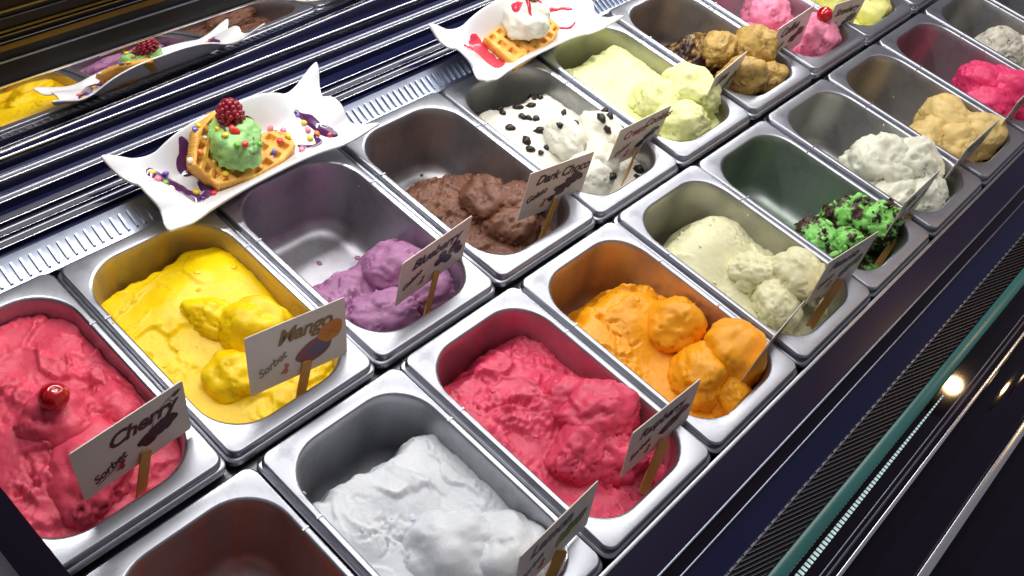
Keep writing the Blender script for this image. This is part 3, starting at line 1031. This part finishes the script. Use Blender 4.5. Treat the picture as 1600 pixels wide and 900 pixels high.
def d_plain(t1, t2, c1, pic, seed=0):
    def f(c):
        card_text(c, t1, 0.0225 if len(t1) > 6 else 0.027, -0.048, 0.014, c1)
        card_text(c, t2, 0.0150, -0.056, -0.022, c1, 0.38)
        rr = random.Random(seed)
        for i in range(4):
            blob(c, 'fruit_picture', (0.012 + 0.011 * i, -0.012 + 0.004 * i + rr.uniform(-.004, .004), rr.uniform(.009, .013), rr.uniform(.007, .010), rr.uniform(0, 1)), tuple(int(v * rr.uniform(.8, 1.15)) for v in pic), i, seed=i + seed, wob=0.12)
        logo(c)
    return f


CARDS = [
    ('mango', 'white Mango sign with orange fruit print in the yellow sorbet', (0.140, 0.060, 0.051), (-0.228, 0.011, -0.143), (0.119, 0.030, -0.040), d_mango),
    ('cherry', 'white Cherry sign with dark cherries print in the red sorbet', (-0.081, 0.061, 0.060), (-0.058, -0.046, 0.033), (-0.095, 0.040, -0.035), d_cherry),
    ('blueberry', 'white Blueberry sign in the purple ice cream', (0.378, 0.068, 0.045), (0.03, -0.043, 0.046), (0.349, 0.040, -0.070), d_blue),
    ('choco', 'white Dark Choco sign in the brown ice cream', (0.646, 0.074, 0.037), (-0.058, 0.069, -0.123), (0.590, 0.042, -0.070), d_choco),
    ('cookies', 'white sign with red lettering in the cookie bit ice cream', (0.867, 0.078, 0.026), (0.03, 0.026, -0.046), (0.790, 0.038, -0.045), d_cook),
    ('lime', 'white sign in the pale lime green ice cream', (1.126, 0.080, 0.031), (0.02, 0.035, 0.122), (1.050, 0.040, -0.035), d_plain('Lime', 'Gelato', (90, 96, 50), (120, 140, 60), 1)),
    ('coffee', 'white sign in the brown coffee ice cream', (1.386, 0.092, 0.034), (-0.059, -0.059, 0.007), (1.315, 0.040, -0.050), d_plain('Coffee', 'Gelato', (84, 56, 44), (80, 52, 44), 2)),
    ('strawberry', 'white sign in the light pink strawberry ice cream', (1.565, 0.066, 0.030), (-0.039, 0.089, -0.074), (1.495, 0.034, -0.050), d_plain('Strawberry', 'Gelato', (86, 60, 60), (90, 60, 62), 3)),
    ('banana', 'white sign in the pale yellow ice cream', (1.790, 0.080, 0.030), (-0.03, 0.03, 0.02), (1.735, 0.036, -0.045), d_plain('Banana', 'Gelato', (96, 84, 50), (170, 150, 60), 4)),
    ('coconut', 'glossy sign with yellow print in the white sorbet', (0.192, -0.320, 0.048), (-0.118, -0.024, 0.025), (0.180, -0.340, -0.065), d_plain('Lemon', 'Sorbet', (120, 110, 120), (150, 140, 50), 5)),
    ('raspberry', 'sign with dark red print in the raspberry red sorbet', (0.424, -0.304, 0.030), (-0.125, -0.031, -0.052), (0.385, -0.335, -0.050), d_plain('Raspberry', 'Sorbet', (84, 32, 48), (110, 30, 52), 6)),
    ('orange', 'sign turned edge on in the bright orange sorbet', (0.690, -0.318, 0.016), (0.05, 0.20, 0.10), (0.655, -0.335, -0.055), d_plain('Orange', 'Sorbet', (150, 90, 40), (200, 120, 40), 7)),
    ('cream', 'sign on a wooden stick in the cream coloured ice cream', (0.881, -0.314, 0.044), (-0.041, 0.015, -0.114), (0.825, -0.330, -0.055), d_plain('Pistachio', 'Gelato', (96, 84, 60), (120, 130, 70), 8)),
    ('mint', 'sign on a wooden stick in the green mint ice cream', (1.150, -0.312, 0.026), (-0.03, -0.02, 0.00), (1.075, -0.332, -0.070), d_plain('Mint', 'Gelato', (60, 90, 50), (70, 120, 60), 9)),
    ('yoghurt', 'sign on a wooden stick in the lumpy white ice cream', (1.400, -0.314, 0.028), (0.03, -0.05, -0.02), (1.335, -0.332, -0.060), d_plain('Yoghurt', 'Gelato', (80, 70, 80), (150, 140, 130), 10)),
    ('caramel', 'sign on a wooden stick in the tan caramel ice cream', (1.630, -0.314, 0.026), (0.0, 0.02, 0.02), (1.560, -0.332, -0.060), d_plain('Caramel', 'Gelato', (110, 70, 40), (150, 100, 50), 11)),
]
for key, label, pos, rot, st, fn in CARDS:
    make_card(key, label, pos, rot, st, fn, -0.75 if pos[1] < 0 else 0.0)

# ------------------------------------------------------------------ plates
PA, PB = 0.154, 0.047


def plate_pt(s, t):
    s, t = np.asarray(s, float), np.asarray(t, float)
    aS, aT = np.abs(s), np.abs(t)
    es, et = sstep(0.62, 1.05, aS), sstep(0.50, 1.08, aT)
    es_c, et_c = sstep(0.70, 1.0, aS), sstep(0.52, 1.0, aT)
    arch_t = np.where(t > 0, 0.056, 0.032) * np.clip(1 - 0.80 * (aS / 0.84) ** 3, 0.20, 1)
    arch_s = 0.036 * np.clip(1 - 0.85 * (aT / 0.78) ** 2.5, 0.18, 1)
    ear = es_c * et_c
    z = 0.010 + et * arch_t * (1 - 0.75 * es_c) + es * arch_s * (1 - 0.6 * et_c) + 0.040 * ear ** 1.2
    x = s * PA + np.sign(s) * (0.014 * es * (1 - aT ** 2) + 0.030 * ear)
    y = t * PB + np.sign(t) * (0.011 * et * (1 - 0.45 * aS ** 4) + 0.019 * ear)
    return x, y, z


def plate(label, loc, rot):
    ns, nt_ = 90, 48
    S, T = np.meshgrid(np.linspace(-1, 1, ns), np.linspace(-1, 1, nt_))
    x, y, z = plate_pt(S.ravel(), T.ravel())
    idx = np.arange(ns * nt_).reshape(nt_, ns)
    f = np.stack([idx[:-1, :-1], idx[:-1, 1:], idx[1:, 1:], idx[1:, :-1]], -1).reshape(-1, 4)
    t = thing('serving_plate', label, 'plate', loc, rot, 'white porcelain plates with waffles')
    o = mk('dish', np.stack([x, y, z], 1), f, PORC, t)
    so = o.modifiers.new('thickness', 'SOLIDIFY')
    so.thickness = 0.0042
    so.offset = -1
    be = o.modifiers.new('edge', 'BEVEL')
    be.width = 0.0012
    be.segments = 2
    be.limit_method = 'ANGLE'
    be.angle_limit = R(50)
    fv, ff = loft([rrect(0.098, 0.034, 0.02, 0.0), rrect(0.100, 0.036, 0.02, 0.001), rrect(0.103, 0.039, 0.02, 0.0065)], False)
    fv += [(0, 0, 0)]
    nn = (len(fv) - 1) // 3
    ff += [((j + 1) % nn, j, len(fv) - 1) for j in range(nn)]
    mk('foot', fv, ff, PORC, t, True, 40)
    return t


TILT = R(9)
P1, A1 = Vector((0.306, 0.382, 0.022)), R(2)
P2, A2 = Vector((0.898, 0.374, 0.022)), R(0)
plate('white plate with eared corners under the green scoop waffle', P1, (TILT, 0, A1))
plate('white plate with eared corners under the waffle with white scoop', P2, (TILT, 0, A2))


def on_plate(P, A, x, y, z):
    return P + Matrix.Rotation(A, 3, 'Z') @ Matrix.Rotation(TILT, 3, 'X') @ Vector((x, y, z))


def plate_rot(A, ax, ay, az):
    return (Matrix.Rotation(A, 3, 'Z') @ Matrix.Rotation(TILT, 3, 'X') @ Euler((ax, ay, az), 'XYZ').to_matrix()).to_euler()


# sauce patches lying on the plates
def sauce_mat(name, rgb):
    m, nt, b = newmat(name)
    tc = N(nt, 'ShaderNodeTexCoord')
    n = noise_node(nt, 60, 3, 0.5, tc.outputs['Object'])
    c = lin(rgb)
    nt.links.new(mixc(nt, n.outputs[0], c, tuple(v * 0.55 for v in c[:3]) + (1,)), b.inputs['Base Color'])
    b.inputs['Roughness'].default_value = 0.12
    b.inputs['Coat Weight'].default_value = 0.5
    return m


PURPLE = sauce_mat('blueberry_sauce', (92, 44, 100))
REDS = sauce_mat('strawberry_sauce', (236, 66, 92))


def sauce(label, path, wd_, mat, group, seed=0):
    """a smear following a path of world points, domed 1.5 mm"""
    path = np.array(path, float)
    seg = np.linalg.norm(np.diff(path, axis=0), axis=1)
    tt = np.concatenate([[0], np.cumsum(seg)])
    m = 40
    ts = np.linspace(0, tt[-1], m)
    px, py = np.interp(ts, tt, path[:, 0]), np.interp(ts, tt, path[:, 1])
    k = np.ones(5) / 5
    px[2:-2] = np.convolve(px, k, 'valid')
    py[2:-2] = np.convolve(py, k, 'valid')
    dx, dy = np.gradient(px), np.gradient(py)
    l = np.hypot(dx, dy) + 1e-9
    nx, ny = -dy / l, dx / l
    e = np.sqrt(np.clip(1 - np.abs(np.linspace(-1, 1, m)) ** 6, 0, 1))
    wv = wd_ / 2 * e * (1 + 0.35 * fbm(np.stack([ts * 60, np.full(m, seed * 3.1), np.zeros(m)], 1), 3))
    rows, q = [], 7
    c0 = (px[0], py[0], ray_z(px[0], py[0])[0])
    for i in range(m):
        for j in range(q):
            u = -1 + 2 * j / (q - 1)
            x, y = px[i] + nx[i] * wv[i] * u, py[i] + ny[i] * wv[i] * u
            z = ray_z(x, y)[0]
            rows.append((x - c0[0], y - c0[1], z + 0.0004 + 0.0026 * (1 - u * u) * e[i] - c0[2]))
    f = [(i * q + j, i * q + j + 1, (i + 1) * q + j + 1, (i + 1) * q + j) for i in range(m - 1) for j in range(q - 1)]
    o = mk('sauce', rows, f, mat, loc=c0)
    return tag(o, label, 'sauce', group)


bpy.context.view_layer.update()
g1, g2 = 'purple sauce on the waffle plate', 'red sauce on the waffle plate'
sauce('purple sauce smear along the left end of the green scoop plate', [(0.170, 0.418), (0.186, 0.392), (0.204, 0.356), (0.212, 0.346)], 0.017, PURPLE, g1, 1)
sauce('purple sauce hook between the left smear and the waffle', [(0.208, 0.350), (0.226, 0.356), (0.226, 0.380)], 0.014, PURPLE, g1, 2)
sauce('purple sauce zigzag at the right end of the green scoop plate', [(0.421, 0.418), (0.427, 0.395), (0.430, 0.366), (0.446, 0.345)], 0.013, PURPLE, g1, 3)
sauce('thin purple sauce streak right of the waffle', [(0.386, 0.366), (0.404, 0.350), (0.417, 0.352), (0.420, 0.370)], 0.009, PURPLE, g1, 4)
sauce('purple sauce blot behind the waffle', [(0.236, 0.420), (0.222, 0.405), (0.219, 0.392)], 0.022, PURPLE, g1, 5)
sauce('wide red sauce pool at the waffle with white scoop', [(0.806, 0.408), (0.795, 0.385), (0.798, 0.355), (0.808, 0.335)], 0.034, REDS, g2, 6)
sauce('red sauce patch under the near waffle edge', [(0.822, 0.352), (0.845, 0.345), (0.858, 0.338)], 0.018, REDS, g2, 7)
sauce('small red sauce drop at the end of the plate', [(0.772, 0.402), (0.777, 0.385)], 0.010, REDS, g2, 8)
sauce('thin red sauce squiggle behind the white scoop waffle', [(0.985, 0.398), (1.005, 0.400), (1.020, 0.390), (1.030, 0.372)], 0.006, REDS, g2, 9)
sauce('red sauce line beside the white scoop waffle', [(0.968, 0.372), (0.985, 0.360), (1.005, 0.350), (1.020, 0.352)], 0.005, REDS, g2, 10)


# ------------------------------------------------------------------ waffles
def waffle_mat():
    m, nt, b = newmat('waffle_batter')
    tc = N(nt, 'ShaderNodeTexCoord')
    n = noise_node(nt, 45, 4, 0.6, tc.outputs['Object'])
    nt.links.new(mixc(nt, ramp(nt, n.outputs[0], 0.35, 0.7).outputs[0], lin((236, 184, 84)), lin((206, 138, 52))), b.inputs['Base Color'])
    b.inputs['Roughness'].default_value = 0.5
    n2 = noise_node(nt, 350, 4, 0.6, tc.outputs['Object'])
    bump(nt, b, n2.outputs[0], 0.3, 0.001)
    return m


WAFFLE = waffle_mat()


def in_poly(X, Y, poly):
    inside = np.zeros(len(X), bool)
    dist = np.full(len(X), 1e9)
    n = len(poly)
    for i in range(n):
        (x0, y0), (x1, y1) = poly[i], poly[(i + 1) % n]
        c = ((y0 > Y) != (y1 > Y)) & (X < (x1 - x0) * (Y - y0) / (y1 - y0 + 1e-12) + x0)
        inside ^= c
        tt = np.clip(((X - x0) * (x1 - x0) + (Y - y0) * (y1 - y0)) / ((x1 - x0) ** 2 + (y1 - y0) ** 2), 0, 1)
        dist = np.minimum(dist, np.hypot(X - x0 - tt * (x1 - x0), Y - y0 - tt * (y1 - y0)))
    return np.where(inside, dist, -dist)


def waffle(label, loc, rot, poly, pitch, ga, thick=0.016):
    px, py = np.array(poly).T
    res = 0.0011
    xs = np.arange(px.min() - 0.003, px.max() + 0.003, res)
    ys = np.arange(py.min() - 0.003, py.max() + 0.003, res)
    X, Y = np.meshgrid(xs, ys)
    sh = X.shape
    X, Y = X.ravel(), Y.ravel()
    d = in_poly(X, Y, poly)
    U = (X * math.cos(ga) + Y * math.sin(ga)) / pitch
    V = (-X * math.sin(ga) + Y * math.cos(ga)) / pitch
    du, dv = np.abs(U - np.round(U)), np.abs(V - np.round(V))
    pocket = sstep(0.17, 0.27, du) * sstep(0.17, 0.27, dv) * sstep(0.0035, 0.0065, d)
    P = np.stack([X, Y, np.zeros(len(X))], 1)
    z = thick - 0.009 * pocket + 0.0008 * fbm(P * 120, 3)
    rim = np.clip(d / 0.004, 0, 1)
    z = z - 0.0035 * (1 - np.sqrt(np.clip(1 - (1 - rim) ** 2, 0, 1)))
    keep = d > -res * 0.2
    nx = sh[1]
    idx = np.arange(len(X)).reshape(sh)
    f = np.stack([idx[:-1, :-1], idx[:-1, 1:], idx[1:, 1:], idx[1:, :-1]], -1).reshape(-1, 4)
    f = f[keep[f].all(1)]
    used = np.unique(f)
    rem = -np.ones(len(X), int)
    rem[used] = np.arange(len(used))
    top = np.stack([X, Y, z], 1)[used]
    f = rem[f]
    m = len(used)
    bot = top.copy()
    bot[:, 2] = 0
    from collections import Counter
    cnt = Counter()
    for q in f:
        for a, b in zip(q, np.roll(q, -1)):
            cnt[(min(a, b), max(a, b))] += 1
    sides = []
    for q in f:
        for a, b in zip(q, np.roll(q, -1)):
            if cnt[(min(a, b), max(a, b))] == 1:
                sides.append((b, a, a + m, b + m))
    v = np.concatenate([top, bot])
    faces = [tuple(q) for q in f] + [tuple(q + m)[::-1] for q in f] + sides
    o = mk('waffle', v, faces, WAFFLE, loc=loc, rot=rot)
    return tag(o, label, 'waffle', 'waffles on the plates')


waffle('golden waffle wedge under the green scoop', on_plate(P1, A1, -0.010, -0.003, 0.0108), plate_rot(A1, 0, 0, R(-2)),
       [(-0.076, 0.022), (-0.062, -0.026), (-0.010, -0.040), (0.045, -0.034), (0.078, -0.020), (0.086, 0.004), (0.066, 0.020), (0.02, 0.028), (-0.04, 0.040), (-0.068, 0.038)], 0.0215, R(20))
waffle('golden waffle piece propped upright behind the green scoop', on_plate(P1, A1, -0.048, 0.022, 0.026), plate_rot(A1, R(52), R(-8), R(38)),
       [(-0.046, -0.016), (0.045, -0.016), (0.052, 0.030), (0.000, 0.048), (-0.046, 0.034)], 0.0215, 0.1, 0.014)
waffle('golden square waffle under the white scoop', on_plate(P2, A2, -0.006, -0.002, 0.0108), plate_rot(A2, 0, 0, R(12)),
       [(-0.084, -0.036), (0.030, -0.044), (0.074, -0.034), (0.082, 0.010), (0.072, 0.036), (-0.072, 0.042)], 0.0235, 0.0)
bpy.context.view_layer.update()


def single_scoop(name, label, mat, x, y, z, r, seed, rough):
    v, f = scoop_mesh(r, seed, 5, rough, 0.92, 0.4)
    o = mk(name, v, f, mat, loc=(x, y, z))
    return tag(o, label, 'ice cream scoop', 'scoops on the waffles')


MINTS = gelato_mat('mint_scoop', (158, 212, 132), 0.80, 0.4, chunk=(52, 44, 34), chunk_pos=(0.61, 0.66), chunk_scale=45)
single_scoop('ice_cream_scoop', 'green mint scoop with dark chips on the waffle', MINTS, *on_plate(P1, A1, -0.020, 0.007, 0.050), 0.038, 89, 1.0)
single_scoop('ice_cream_scoop', 'smooth white scoop drizzled red on the square waffle', GM['cookies'], *on_plate(P2, A2, -0.007, 0.004, 0.052), 0.040, 110, 0.4)
bpy.context.view_layer.update()

# sauces dribbled on the scoops
bpy.context.view_layer.update()
sauce('dark syrup dribble over the green scoop', [(0.282, 0.408), (0.296, 0.402), (0.312, 0.392), (0.318, 0.380)], 0.005, PURPLE, 'dribbles over the scoops', 11)
sauce('dark syrup dribble down the back of the green scoop', [(0.276, 0.400), (0.272, 0.385), (0.268, 0.376)], 0.004, PURPLE, 'dribbles over the scoops', 12)
sauce('red sauce dribble down the white scoop', [(0.896, 0.392), (0.884, 0.376), (0.878, 0.360), (0.876, 0.352)], 0.006, REDS, 'dribbles over the scoops', 13)
sauce('second red sauce dribble down the white scoop', [(0.905, 0.388), (0.905, 0.372), (0.906, 0.358)], 0.006, REDS, 'dribbles over the scoops', 14)
sauce('red sauce patch on the white scoop top', [(0.874, 0.392), (0.868, 0.384), (0.872, 0.374)], 0.016, REDS, 'dribbles over the scoops', 15)

# raspberry
RASP = simple('raspberry_skin', lin((156, 22, 46)), 0.32, 0.0, 0.2, var=0.4)


def raspberry(label, x, y, z, h):
    dv, df = ico(2)
    V, F = [], []
    rows = [(0.02, 0.55, 10), (0.20, 0.62, 11), (0.38, 0.60, 11), (0.55, 0.53, 10), (0.71, 0.42, 8), (0.85, 0.27, 6), (0.96, 0.10, 3)]
    rg = random.Random(4)
    core = dv * [0.46 * h * 0.9, 0.46 * h * 0.9, 0.48 * h] + [0, 0, 0.46 * h]
    V.append(core)
    F += [list(q) for q in df]
    for i, (zz, rr, n) in enumerate(rows):
        for k in range(n):
            a = 2 * math.pi * (k + 0.5 * (i % 2)) / n + rg.uniform(-.08, .08)
            rd = h * 0.115 * rg.uniform(0.9, 1.12)
            c = np.array([rr * h * 0.72 * math.cos(a), rr * h * 0.72 * math.sin(a), zz * h])
            b = len(V) * len(dv)
            V.append(dv * rd + c)
            F += [[j + b for j in q] for q in df]
    o = mk('raspberry', np.concatenate(V), F, RASP, loc=(x, y, z), rot=(R(6), R(-8), 0))
    return tag(o, label, 'raspberry')


zt = ray_z(0.292, 0.398)[0]
raspberry('dark red raspberry on top of the green scoop', 0.292, 0.398, zt - 0.006, 0.037)
zt = ray_z(0.896, 0.378)[0]
cherry('red cherry on the white scoop of the square waffle', 0.896, 0.378, zt + 0.011, 0.0155)
STRAW = simple('strawberry_flesh', lin((214, 52, 40)), 0.35, 0.0, 0.2, var=0.3)
z, n_ = ray_z(0.279, 0.372)
vv, ffs = ico(3)
d_ = (1 + 0.3 * fbm(vv * 1.2, 2))[:, None]
tag(mk('strawberry_slice', vv * d_ * [0.006, 0.0095, 0.0035], ffs, STRAW, loc=(0.279, 0.372, z + 0.001), rot=(R(45), R(-20), R(10))), 'small red strawberry slice stuck on the green scoop', 'strawberry')
# sugar candies
CAN = {'yellow': (236, 200, 40), 'purple': (122, 98, 178), 'pink': (238, 130, 150), 'green': (110, 176, 50), 'cream': (236, 218, 190), 'red': (214, 40, 52), 'orange': (238, 130, 50)}
CMAT = {k: simple('candy_' + k, lin(v), 0.2, 0.0, 0.4) for k, v in CAN.items()}
cv, cff = ico(3)
cme = bpy.data.meshes.new('candy')
cme.from_pydata([tuple(p) for p in (cv * [0.0049, 0.0049, 0.0034]).tolist()], [], cff)
cme.polygons.foreach_set('use_smooth', [True] * len(cme.polygons))
cme.materials.append(CMAT['yellow'])
rc = random.Random(8)
bpy.context.view_layer.update()
SM, ZZ, NR = 'by the wide purple smear', 'on the purple zigzag', 'between the waffle and the purple zigzag'
WB, WS, WR, SC = 'on the propped waffle piece', 'at the foot of the green scoop', 'on the waffle wedge tip', 'stuck on the green scoop'
CANDY = [('yellow', .176, .412, SM), ('purple', .190, .406, SM), ('pink', .173, .396, SM), ('green', .181, .390, SM), ('cream', .214, .378, SM), ('yellow', .210, .364, SM),
         ('red', .228, .349, SM), ('pink', .384, .352, NR), ('yellow', .420, .392, ZZ), ('pink', .417, .379, ZZ), ('yellow', .411, .367, ZZ), ('orange', .423, .366, ZZ),
         ('red', .436, .352, ZZ), ('purple', .420, .408, ZZ), ('pink', .370, .410, NR), ('pink', .386, .399, NR), ('red', .372, .400, NR),
         ('purple', .243, .407, WB), ('yellow', .252, .412, WB), ('cream', .249, .400, WB), ('orange', .230, .382, WB), ('red', .357, .371, WR), ('purple', .342, .362, WR),
         ('purple', .332, .357, WS), ('red', .281, .352, WS), ('green', .269, .354, WS), ('yellow', .376, .372, WR), ('yellow', .254, .358, WS), ('green', .304, .349, WS),
         ('yellow', .264, .372, SC), ('yellow', .268, .392, SC), ('yellow', .320, .406, SC), ('red', .324, .396, SC)]
for col, x, y, wh in CANDY:
    z, n_ = ray_z(x, y)
    q = n_.to_track_quat('Z', 'Y').to_euler()
    o = link('candy', cme, CMAT[col], None, (x + n_.x * .0022, y + n_.y * .0022, z + n_.z * .0022), (q.x, q.y, rc.uniform(0, 3)))
    tag(o, 'small %s sugar candy %s' % (col, wh), 'candy', '%s sugar candies %s' % (col, wh))

# ------------------------------------------------------------------ ceiling spots of the shop (seen only as glints)
BULB = bpy.data.materials.new('warm_bulb')
BULB.use_nodes = True
pb = BULB.node_tree.nodes['Principled BSDF']
pb.inputs['Base Color'].default_value = (1, 0.9, 0.7, 1)
pb.inputs['Emission Color'].default_value = (1.0, 0.62, 0.30, 1)
pb.inputs['Emission Strength'].default_value = 60.0


def ceiling_spot(label, loc, r, strength):
    t = thing('ceiling_spot', label, 'lamp', loc, (0, 0, 0), 'warm ceiling spots of the shop')
    v, f = ico(3)
    m = BULB.copy()
    m.node_tree.nodes['Principled BSDF'].inputs['Emission Strength'].default_value = strength
    mk('bulb', v * r, f, m, t)
    can = [(r * 1.5 * math.cos(a), r * 1.5 * math.sin(a)) for a in [k * math.pi / 8 for k in range(16)]]
    vs_ = [(x, y, 0.0) for x, y in can] + [(x, y, 0.16) for x, y in can]
    mk('housing', vs_, [(i, (i + 1) % 16, 16 + (i + 1) % 16, 16 + i) for i in range(16)] + [tuple(range(16, 32))], MATTE, t, True, 40)
    return t


ceiling_spot('warm ceiling spot mirrored large in the glossy counter edge', (3.361, -0.620, 2.00), 0.040, 120.0)
ceiling_spot('small warm ceiling spot mirrored in the outer panel', (3.55, -0.820, 2.00), 0.018, 80.0)
